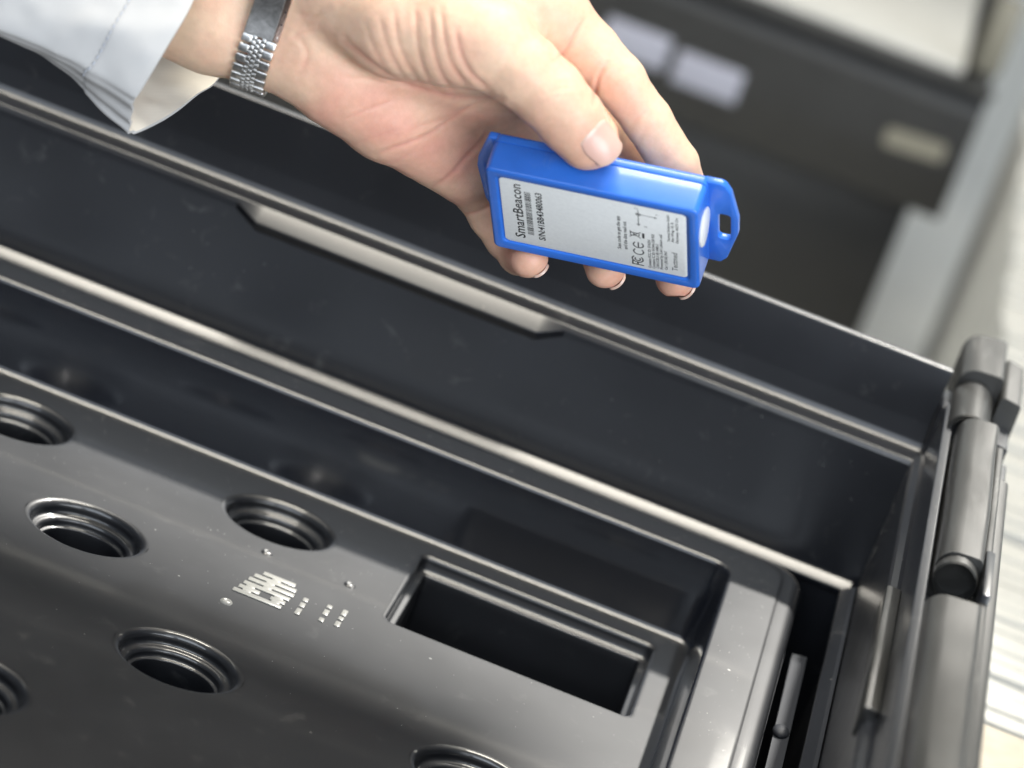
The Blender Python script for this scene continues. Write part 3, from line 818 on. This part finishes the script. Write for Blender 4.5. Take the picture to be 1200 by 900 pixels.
# turn faces outward if the net came out inside-out
v0 = me2.polygons[len(me2.polygons)//2]
me2.name = 'person'
def skin_mat():
    m, nt, p = new_mat('skin')
    a = nt.nodes.new('ShaderNodeAttribute'); a.attribute_name = 'flush'
    tc = nt.nodes.new('ShaderNodeTexCoord')
    base = ramp(nt, a.outputs['Fac'], [(0.0, (0.73, 0.54, 0.39)), (0.35, (0.725, 0.475, 0.342)), (0.75, (0.69, 0.37, 0.275)), (1.0, (0.62, 0.30, 0.235))]).outputs[0]
    n1 = nd(nt, 'ShaderNodeTexNoise', Scale=420.0, Detail=5.0, Roughness=0.6); nt.links.new(tc.outputs['Object'], n1.inputs['Vector'])
    spk = ramp(nt, n1.outputs['Fac'], [(0.35, (0.95, 0.93, 0.92)), (0.65, (1.03, 1.02, 1.02))]).outputs[0]
    mx = nt.nodes.new('ShaderNodeMix'); mx.data_type = 'RGBA'; mx.blend_type = 'MULTIPLY'; mx.inputs[0].default_value = 1.0
    nt.links.new(base, mx.inputs[6]); nt.links.new(spk, mx.inputs[7])
    nt.links.new(mx.outputs[2], p.inputs['Base Color'])
    p.inputs['Roughness'].default_value = 0.46
    p.inputs['Specular IOR Level'].default_value = 0.33
    p.inputs['Subsurface Weight'].default_value = 0.35
    p.inputs['Subsurface Radius'].default_value = (1.0, 0.30, 0.16)
    p.inputs['Subsurface Scale'].default_value = 0.0022
    # fine skin relief: crossing lines and pores
    v = nd(nt, 'ShaderNodeTexVoronoi', Scale=1500.0); v.feature = 'DISTANCE_TO_EDGE'; nt.links.new(tc.outputs['Object'], v.inputs['Vector'])
    n2 = nd(nt, 'ShaderNodeTexNoise', Scale=700.0, Detail=4.0, Distortion=0.8); nt.links.new(tc.outputs['Object'], n2.inputs['Vector'])
    ad = nd(nt, 'ShaderNodeMath', _operation='MULTIPLY_ADD'); nt.links.new(v.outputs['Distance'], ad.inputs[0]); ad.inputs[1].default_value = 0.8
    nt.links.new(n2.outputs['Fac'], ad.inputs[2])
    b = nd(nt, 'ShaderNodeBump', Strength=0.16, Distance=0.0004); nt.links.new(ad.outputs[0], b.inputs['Height'])
    nt.links.new(b.outputs[0], p.inputs['Normal'])
    return m
M_SKIN = skin_mat()
person = finish('person', me2, M_SKIN, None, True)
person.location = org
tag(person, 'hand in a pale coat sleeve holding a blue beacon between thumb and fingers', 'person')
# ---- nails
mn, nt, pn = new_mat('nail')
tcn = nt.nodes.new('ShaderNodeAttribute'); tcn.attribute_name = 'along'
rn = ramp(nt, tcn.outputs['Fac'], [(0.0, (0.70, 0.50, 0.42)), (0.16, (0.66, 0.41, 0.34)), (0.86, (0.66, 0.42, 0.35)), (0.94, (0.62, 0.41, 0.33)), (1.0, (0.60, 0.42, 0.34))])
nt.links.new(rn.outputs[0], pn.inputs['Base Color']); pn.inputs['Roughness'].default_value = 0.24
pn.inputs['Subsurface Weight'].default_value = 0.2; pn.inputs['Subsurface Radius'].default_value = (1, .4, .3); pn.inputs['Subsurface Scale'].default_value = 0.001
def nail(chn, dorsal, s0, s1, half, lift=1.3, thick=2.0, tipdrop=0.0, ns=22, nt_=20):
    a = chn[-2][0].astype(float); b = chn[-1][0].astype(float)
    ax = (b-a)/np.linalg.norm(b-a)
    d = np.array(dorsal, float); d -= ax*(d@ax); d /= np.linalg.norm(d)
    sd = np.cross(ax, d)
    L = np.linalg.norm(b-a)
    O, D, UV = [], [], []
    for i in range(ns+1):
        u = i/ns
        for j in range(nt_+1):
            v = 2*j/nt_-1
            # outline: rounded at the root and at the free edge
            ha = half*(0.86+0.14*math.sin(math.pi*min(1, u*1.15)))
            wv = v
            lo = s0+ (s1-s0)*0.20*(1-math.sqrt(max(0, 1-0.92*v*v))); hi = s1-(s1-s0)*0.26*(1-math.sqrt(max(0, 1-0.92*v*v)))
            s = lo+(hi-lo)*u
            ang = wv*ha
            O.append(b+ax*min(s, 3.0)); dirn = d*math.cos(ang)+sd*math.sin(ang); D.append(dirn); UV.append((s, u, v))
    O = np.array(O); D = np.array(D)
    t = np.full(len(O), 60.0)
    for _ in range(60):
        P = O+D*t[:, None]; dd = sdf_pts(P.astype(np.float32), fn=lambda q: chain(q, chn, 7)); t = t-np.clip(dd, -6, 6)*0.8
    P = O+D*t[:, None]
    for k, (s, u, v) in enumerate(UV):
        if s > 3.0: P[k] = P[k]+ax*(s-3.0)-d*((s-3.0)**2*0.006+tipdrop*(s-3.0))
    G = P.reshape(ns+1, nt_+1, 3)
    nrm = np.array(D).reshape(ns+1, nt_+1, 3)
    uu = np.array([q[1] for q in UV]).reshape(ns+1, nt_+1); vv = np.array([q[2] for q in UV]).reshape(ns+1, nt_+1)
    edge = np.clip(np.minimum(np.minimum(uu/0.12, 1), (1-np.abs(vv))/0.14), 0, 1)
    top = G+nrm*((-0.9+(lift+0.9)*np.sqrt(edge)))[..., None]
    bot = G-nrm*thick
    verts = np.concatenate([top.reshape(-1, 3), bot.reshape(-1, 3)])
    n1 = nt_+1; M = (ns+1)*n1; F = []
    for i in range(ns):
        for j in range(nt_):
            q = (i*n1+j, i*n1+j+1, (i+1)*n1+j+1, (i+1)*n1+j)
            F.append(q); F.append(tuple(M+k for k in q[::-1]))
    per = [(0, j) for j in range(nt_)]+[(i, nt_) for i in range(ns)]+[(ns, j) for j in range(nt_, 0, -1)]+[(i, 0) for i in range(ns, 0, -1)]
    ids = [i*n1+j for i, j in per]
    for k in range(len(ids)):
        x, y = ids[k], ids[(k+1) % len(ids)]; F.append((x, M+x, M+y, y))
    Wv = hand2world(verts)*MM-org
    me = bpy.data.meshes.new('nail'); me.from_pydata(Wv.tolist(), [], F); me.update()
    al = me.attributes.new('along', 'FLOAT', 'POINT'); al.data.foreach_set('value', np.concatenate([uu.ravel(), uu.ravel()]).astype(np.float32))
    bmx = bmesh.new(); bmx.from_mesh(me); bmesh.ops.recalc_face_normals(bmx, faces=bmx.faces[:]); bmx.to_mesh(me); bmx.free()
    return finish('nail', me, mn, person, True, 60)
nail(THUMB, (0.12, -0.16, 0.98), -22, 29, 0.70, lift=1.2)
for chn in (PINKY, RING, MIDDLE):
    nail(chn, (0.66, 0.74, -0.15), -16, 17, 0.66, lift=0.3, thick=3.0)

# ------------------------------------------------------------------ sleeve
def catmull(P, n, closed):
    P = np.asarray(P, float); out = []
    m = len(P); rng_ = range(m) if closed else range(m-1)
    for i in rng_:
        g = lambda k: P[k % m] if closed else P[max(0, min(m-1, k))]
        p0, p1, p2, p3 = g(i-1), g(i), g(i+1), g(i+2)
        for k in range(n):
            t = k/n; out.append(0.5*((2*p1)+(p2-p0)*t+(2*p0-5*p1+4*p2-p3)*t*t+(3*p1-p0-3*p2+p3)*t**3))
    if not closed: out.append(P[-1])
    return np.array(out)
RINGS = [  # cross sections of the sleeve, cuff first: (px, py, z)
 [(246, -60, 40), (226, 2, 78), (194, 58, 84), (164, 108, 72), (157, 118, 60), (153, 140, 26), (153, 156, 0), (172, 150, -28), (200, 135, -77), (230, 112, -140), (256, 92, -190), (274, 40, -208), (280, -20, -160), (268, -80, -30)],
 [(206, -84, 46), (176, -24, 84), (144, 32, 90), (118, 78, 78), (108, 89, 66), (107, 104, 32), (108, 114, 6), (124, 108, -24), (150, 95, -77), (176, 76, -140), (204, 54, -190), (230, 4, -208), (238, -50, -160), (228, -100, -30)],
 [(160, -104, 50), (128, -46, 86), (98, 8, 92), (72, 58, 82), (63, 65, 68), (63, 70, 40), (66, 74, 14), (82, 70, -20), (106, 58, -75), (132, 40, -140), (158, 18, -190), (184, -30, -208), (192, -80, -160), (182, -124, -30)],
 [(90, -138, 56), (58, -82, 90), (28, -26, 98), (4, 28, 86), (-6, 36, 72), (-4, 40, 44), (0, 42, 16), (16, 40, -20), (40, 30, -75), (66, 12, -140), (92, -10, -190), (118, -60, -208), (126, -110, -160), (114, -154, -30)],
 [(-60, -200, 60), (-92, -140, 94), (-122, -84, 100), (-146, -34, 88), (-156, -26, 74), (-154, -22, 44), (-150, -20, 16), (-134, -22, -20), (-110, -30, -75), (-84, -46, -140), (-58, -70, -190), (-32, -120, -208), (-24, -170, -160), (-36, -214, -30)]]
RG = [catmull([U(*p) for p in r], 10, True) for r in RINGS]
RG = np.stack(RG)                       # ring, k, 3
SL = np.stack([catmull(RG[:, k], 22, False) for k in range(RG.shape[1])], 1)
ns, nk = SL.shape[:2]
# outward direction of each point, to ripple the cloth
cen = SL.mean(1, keepdims=True)
out = SL-cen; out /= np.linalg.norm(out, axis=2, keepdims=True)
for i in range(ns):
    for k in range(nk):
        p = SL[i, k]
        s_ = i*1.0
        fo = noise.noise(Vector((p[0]/70, p[1]/38, p[2]/60+3)))*5.0+noise.noise(Vector((p[0]/26, p[1]/22, p[2]/30+7)))*1.4
        fo *= min(1, 0.25+i/10)
        # hem: the turned-up cloth is a little thicker as far as the stitched line
        hem = 1.6*(1-1/(1+math.exp(-(i-26.5)*1.6)))
        seam = -1.2*math.exp(-((i-26.5)/0.8)**2)
        # pleat lines below the folded edge
        u = k/nk*14
        pl = 0.0
        if 4.0 < u < 6.3: pl = 2.2*math.sin((u-4.0)*8.2)*math.exp(-i/34)
        SL[i, k] = p+out[i, k]*(fo+hem+seam+pl)
def cloth_mat(name, col, scale=2200, rough=0.85):
    m, nt, p = new_mat(name)
    tc = nt.nodes.new('ShaderNodeTexCoord')
    wv1 = nd(nt, 'ShaderNodeTexWave', Scale=scale/3.0, Distortion=0.6); wv1.bands_direction = 'X'; nt.links.new(tc.outputs['Object'], wv1.inputs['Vector'])
    wv2 = nd(nt, 'ShaderNodeTexWave', Scale=scale/3.0, Distortion=0.6); wv2.bands_direction = 'Z'; nt.links.new(tc.outputs['Object'], wv2.inputs['Vector'])
    ad = nd(nt, 'ShaderNodeMath', _operation='ADD'); nt.links.new(wv1.outputs['Fac'], ad.inputs[0]); nt.links.new(wv2.outputs['Fac'], ad.inputs[1])
    n = nd(nt, 'ShaderNodeTexNoise', Scale=45.0, Detail=5.0); nt.links.new(tc.outputs['Object'], n.inputs['Vector'])
    r = ramp(nt, n.outputs['Fac'], [(0.3, tuple(c*0.93 for c in col)), (0.7, tuple(min(1, c*1.04) for c in col))])
    nt.links.new(r.outputs[0], p.inputs['Base Color']); p.inputs['Roughness'].default_value = rough
    p.inputs['Specular IOR Level'].default_value = 0.2
    b = nd(nt, 'ShaderNodeBump', Strength=0.09, Distance=0.0003); nt.links.new(ad.outputs[0], b.inputs['Height'])
    nt.links.new(b.outputs[0], p.inputs['Normal'])
    p.inputs['Sheen Weight'].default_value = 0.1
    return m
M_CLOTH = cloth_mat('pale_grey_cloth', (0.52, 0.515, 0.51))
M_LINING = cloth_mat('cream_lining', (0.74, 0.70, 0.62))
# a shell: outer skin, inner skin 3.6 units further in, joined round the cuff
inn = SL-out*4.2
verts = np.concatenate([SL.reshape(-1, 3), inn.reshape(-1, 3)])
M0 = ns*nk; F, mi = [], []
for i in range(ns-1):
    for k in range(nk):
        k2 = (k+1) % nk
        F.append((i*nk+k, i*nk+k2, (i+1)*nk+k2, (i+1)*nk+k)); mi.append(0)
        F.append((M0+i*nk+k2, M0+i*nk+k, M0+(i+1)*nk+k, M0+(i+1)*nk+k2)); mi.append(1)
for k in range(nk):
    k2 = (k+1) % nk
    F.append((k2, k, M0+k, M0+k2)); mi.append(0)
Wv = hand2world(verts)*MM-org
me = bpy.data.meshes.new('sleeve'); me.from_pydata(Wv.tolist(), [], F); me.update()
me.materials.append(M_CLOTH); me.materials.append(M_LINING)
me.polygons.foreach_set('material_index', mi)
bmx = bmesh.new(); bmx.from_mesh(me); bmesh.ops.recalc_face_normals(bmx, faces=bmx.faces[:]); bmx.to_mesh(me); bmx.free()
for p_ in me.polygons: p_.use_smooth = True
me.set_sharp_from_angle(angle=math.radians(50))
sleeve = bpy.data.objects.new('sleeve', me); link(sleeve); sleeve.parent = person
# stitches along the hem
bm = bmesh.new()
i = 26
kk = [k for k in range(nk) if True]
path = np.array([SL[i, k]+out[i, k]*1.2 for k in range(0, 46)])
seg = np.linalg.norm(np.diff(path, axis=0), axis=1); cum = np.concatenate([[0], np.cumsum(seg)])
s = 2.0
while s < cum[-1]-8:
    a_, b_ = [np.array([np.interp(q, cum, path[:, c]) for c in range(3)]) for q in (s, s+5.5)]
    A3, B3 = hand2world(np.array([a_, b_]))
    mid = Vector((A3+B3)/2); dv = Vector(B3-A3)
    mt = Matrix.Translation(mid) @ dv.to_track_quat('X', 'Z').to_matrix().to_4x4()
    add_box(bm, (-dv.length/2, -0.16, -0.16), (dv.length/2, 0.16, 0.16), 0.1, 1, mt)
    s += 8.5
for v in bm.verts: v.co = v.co*MM-Vector(org)
mst = bpy.data.meshes.new('stitching'); bm.to_mesh(mst); bm.free()
stt = finish('stitching', mst, simple('thread', (0.50, 0.53, 0.60), 0.8), sleeve); stt['kind'] = 'stuff'

# ------------------------------------------------------------------ watch
def brushed(name, col, rough, sc=(1, 1, 1)):
    m, nt, p = new_mat(name)
    tc = nt.nodes.new('ShaderNodeTexCoord')
    mp = nt.nodes.new('ShaderNodeMapping'); mp.inputs['Scale'].default_value = sc; nt.links.new(tc.outputs['Object'], mp.inputs['Vector'])
    n = nd(nt, 'ShaderNodeTexNoise', Scale=420.0, Detail=6.0, Roughness=0.7, Distortion=1.5); nt.links.new(mp.outputs[0], n.inputs['Vector'])
    p.inputs['Metallic'].default_value = 1.0
    nt.links.new(ramp(nt, n.outputs['Fac'], [(0.3, tuple(c*0.6 for c in col)), (0.7, col)]).outputs[0], p.inputs['Base Color'])
    r = nd(nt, 'ShaderNodeMapRange'); nt.links.new(n.outputs['Fac'], r.inputs['Value']); r.inputs['To Min'].default_value = rough-0.1; r.inputs['To Max'].default_value = rough+0.12
    nt.links.new(r.outputs[0], p.inputs['Roughness'])
    b = nd(nt, 'ShaderNodeBump', Strength=0.2, Distance=0.0003); nt.links.new(n.outputs['Fac'], b.inputs['Height']); nt.links.new(b.outputs[0], p.inputs['Normal'])
    return m
M_STEEL = brushed('polished_steel', (0.88, 0.87, 0.85), 0.30)
M_CLASP = brushed('worn_steel', (0.40, 0.39, 0.38), 0.40, (1, 3, 1))
M_ROSE = brushed('rose_steel', (0.72, 0.52, 0.44), 0.3)
arm_ax = (U(390, 62, -30)-U(250, 10, -30)).astype(float); arm_ax /= np.linalg.norm(arm_ax)
wc = U(322, 14, -22).astype(float)
v1 = np.array([0, 0, 1.0]); v1 -= arm_ax*(v1@arm_ax); v1 /= np.linalg.norm(v1)
v2_ = np.cross(arm_ax, v1)
if v2_[1] < 0: v2_ = -v2_
def wrist_pt(th, dx):
    """point on the wrist at angle th (0 = facing the viewer, 90 = underside), dx along the arm"""
    o = wc+arm_ax*dx; d = v1*math.cos(th)+v2_*math.sin(th)
    t = 140.0
    for _ in range(60):
        t -= float(np.clip(hand_sdf((o+d*t)[None])[0], -8, 8))*0.7
    return o+d*t, d
ths = np.linspace(-1.9, 3.0, 220)
ctr = np.array([wrist_pt(t, 0)[0] for t in ths])
ker = np.ones(9)/9
for c in range(3):
    ctr[:, c] = np.convolve(np.pad(ctr[:, c], 4, mode='edge'), ker, 'valid')
cum = np.concatenate([[0], np.cumsum(np.linalg.norm(np.diff(ctr, axis=0), axis=1))])
def on_band(s):
    p = np.array([np.interp(s, cum, ctr[:, c]) for c in range(3)])
    q = np.array([np.interp(s+1, cum, ctr[:, c]) for c in range(3)])-np.array([np.interp(s-1, cum, ctr[:, c]) for c in range(3)])
    q /= np.linalg.norm(q)
    nn = np.cross(q, arm_ax); nn /= np.linalg.norm(nn)
    if nn@(p-wc) < 0: nn = -nn
    return p, q, nn
# find where the clasp ends: projected y of 46
pj = hproj(ctr)
s_end = float(np.interp(44.0, pj[np.argsort(pj[:, 1]), 1], cum[np.argsort(pj[:, 1])])) if False else float(cum[np.argmin(np.abs(pj[:, 1]-43)+np.where(ctr[:, 2] < wc[2], 1e3, 0))])
watch = thing('watch', 'steel bracelet watch with its worn folding clasp turned to the palm side of the wrist', 'watch', tuple(hand2world(ctr[[len(ctr)//2]])[0]))
woff = np.array(watch.location)
TILT = 0.0
def band_frame(s, dx, up):
    p, q, nn = on_band(s)
    return p+arm_ax*dx+nn*up, arm_ax, q, nn
def band_box(name, s, dx, up, lx, ls, lu, mat, bev=1.0, round_=True):
    c, a, q, nn = band_frame(s, dx, up)
    bm = bmesh.new(); add_box(bm, (-lx/2, -ls/2, -lu/2), (lx/2, ls/2, lu/2), bev, 3)
    pts = np.array([c+a*v.co.x+q*v.co.y+nn*v.co.z for v in bm.verts])
    Wp = hand2world(pts)*MM-woff
    for v, wp in zip(bm.verts, Wp): v.co = wp
    bmesh.ops.recalc_face_normals(bm, faces=bm.faces[:])
    me = bpy.data.meshes.new(name); bm.to_mesh(me); bm.free()
    return finish(name, me, mat, watch, True, 50)
BWD = 42.0
# clasp: a curved plate over the band, with a pale side plate along its right edge
def plate(name, dx0, dx1, s0, s1, up, th, mat, n=24):
    rings = []
    for i in range(n+1):
        s = s0+(s1-s0)*i/n
        p, q, nn = on_band(s)
        e = 0.8
        rings.append([p+arm_ax*dx0+nn*(up-th/2), p+arm_ax*dx0+nn*(up+th/2-e), p+arm_ax*(dx0+e)+nn*(up+th/2), p+arm_ax*(dx1-e)+nn*(up+th/2), p+arm_ax*dx1+nn*(up+th/2-e), p+arm_ax*dx1+nn*(up-th/2)])
    bm = bmesh.new()
    loft(bm, [[Vector(x) for x in (hand2world(np.array(r))*MM-woff)] for r in rings])
    bmesh.ops.recalc_face_normals(bm, faces=bm.faces[:])
    me = bpy.data.meshes.new(name); bm.to_mesh(me); bm.free()
    return finish(name, me, mat, watch, True, 35)
plate('clasp', -20, 15.5, s_end-120, s_end, 9.0, 5.0, M_CLASP)
plate('clasp_side', 16.0, 22.0, s_end-120, s_end-1, 6.4, 6.0, M_ROSE)
for k in range(5):
    c, a, q, nn = band_frame(s_end-6-17*k, 19.2, 9.6)
    bm = bmesh.new(); bmesh.ops.create_uvsphere(bm, u_segments=10, v_segments=6, radius=1.3*HS*MM)
    wp = Vector(hand2world(c[None])[0]*MM-woff)
    for v in bm.verts: v.co = v.co+wp
    me = bpy.data.meshes.new('pin'); bm.to_mesh(me); bm.free(); finish('pin', me, M_INK if k else M_STEEL, watch, True)
row = 0; s = s_end+5.5
while s < s_end+150:
    for sgn in (-1, 1):
        band_box('link', s, sgn*14.6, 5.0+random.uniform(-0.3, 0.3), 13.0, 10.4, 6.6, M_STEEL, 1.7)
    for j, dx in enumerate((-5.7, 0.0, 5.7)):
        for h_ in (0, 1):
            ds = (h_-0.5)*5.9+(2.9 if j == 1 else 0.0)
            band_box('bead_link', s+ds, dx, 5.2, 5.5, 5.6, 6.6, M_STEEL, 1.1)
    s += 11.8; row += 1
# ------------------------------------------------------------------ dust lying on the plastic
M_DUST = simple('dust', (0.45, 0.45, 0.43), 0.9)
def dust(name, pts, parent, lo=0.07, hi=0.2):
    bm = bmesh.new()
    for p, n in pts:
        r = random.uniform(lo, hi)*random.uniform(0.6, 1.0)
        m = Matrix.Translation(Vector(p)) @ Vector(n).to_track_quat('Z', 'Y').to_matrix().to_4x4() @ Matrix.Rotation(random.uniform(0, 6.28), 4, 'Z') @ Matrix.Diagonal((r*random.uniform(0.7, 2.2), r, r*0.5, 1))
        bmesh.ops.create_icosphere(bm, subdivisions=1, radius=1.0, matrix=m)
    bm_obj(name, bm, M_DUST, parent)['kind'] = 'stuff'
pts = []
for k in range(150):          # in the corner, on the end wall of the bin
    y = 27-abs(random.gauss(0, 16)); z = random.uniform(30, 92)
    x = 42.15+(z-20)*0.0077 if z < 73 else 46.0
    pts.append(((x, y, z), (-1, 0, 0)))
for k in range(90):
    x = random.uniform(-200, 43); z = random.uniform(32, 70) if random.random() < 0.6 else random.uniform(82, 100)
    pts.append(((x, 28.3 if z < 75 else 41.3+(z-83)*0.04, z), (0, -1, 0)))
dust('dust', pts, bin_, 0.06, 0.17)
pts = []
def in_open(x, y):
    return any((x-hx)**2+(y-hy)**2 < (HR+1)**2 for hx, hy in holes) or (slot[0]-1 < x < slot[1]+1 and slot[2]-1 < y < slot[3]+1)
while len(pts) < 170:
    x, y = random.uniform(-240, -4), -abs(random.gauss(0, 60))-4
    if y > -240 and not in_open(x, y): pts.append(((x, y, 0.02), (0, 0, 1)))
for k in range(120):
    pts.append(((random.uniform(-240, 17), random.uniform(4.5, 14.5), 29.0), (0, 0, 1)))
for k in range(70):
    pts.append(((random.uniform(5, 17), random.uniform(-130, 10), 29.0), (0, 0, 1)))
dust('dust', pts, tray, 0.05, 0.15)
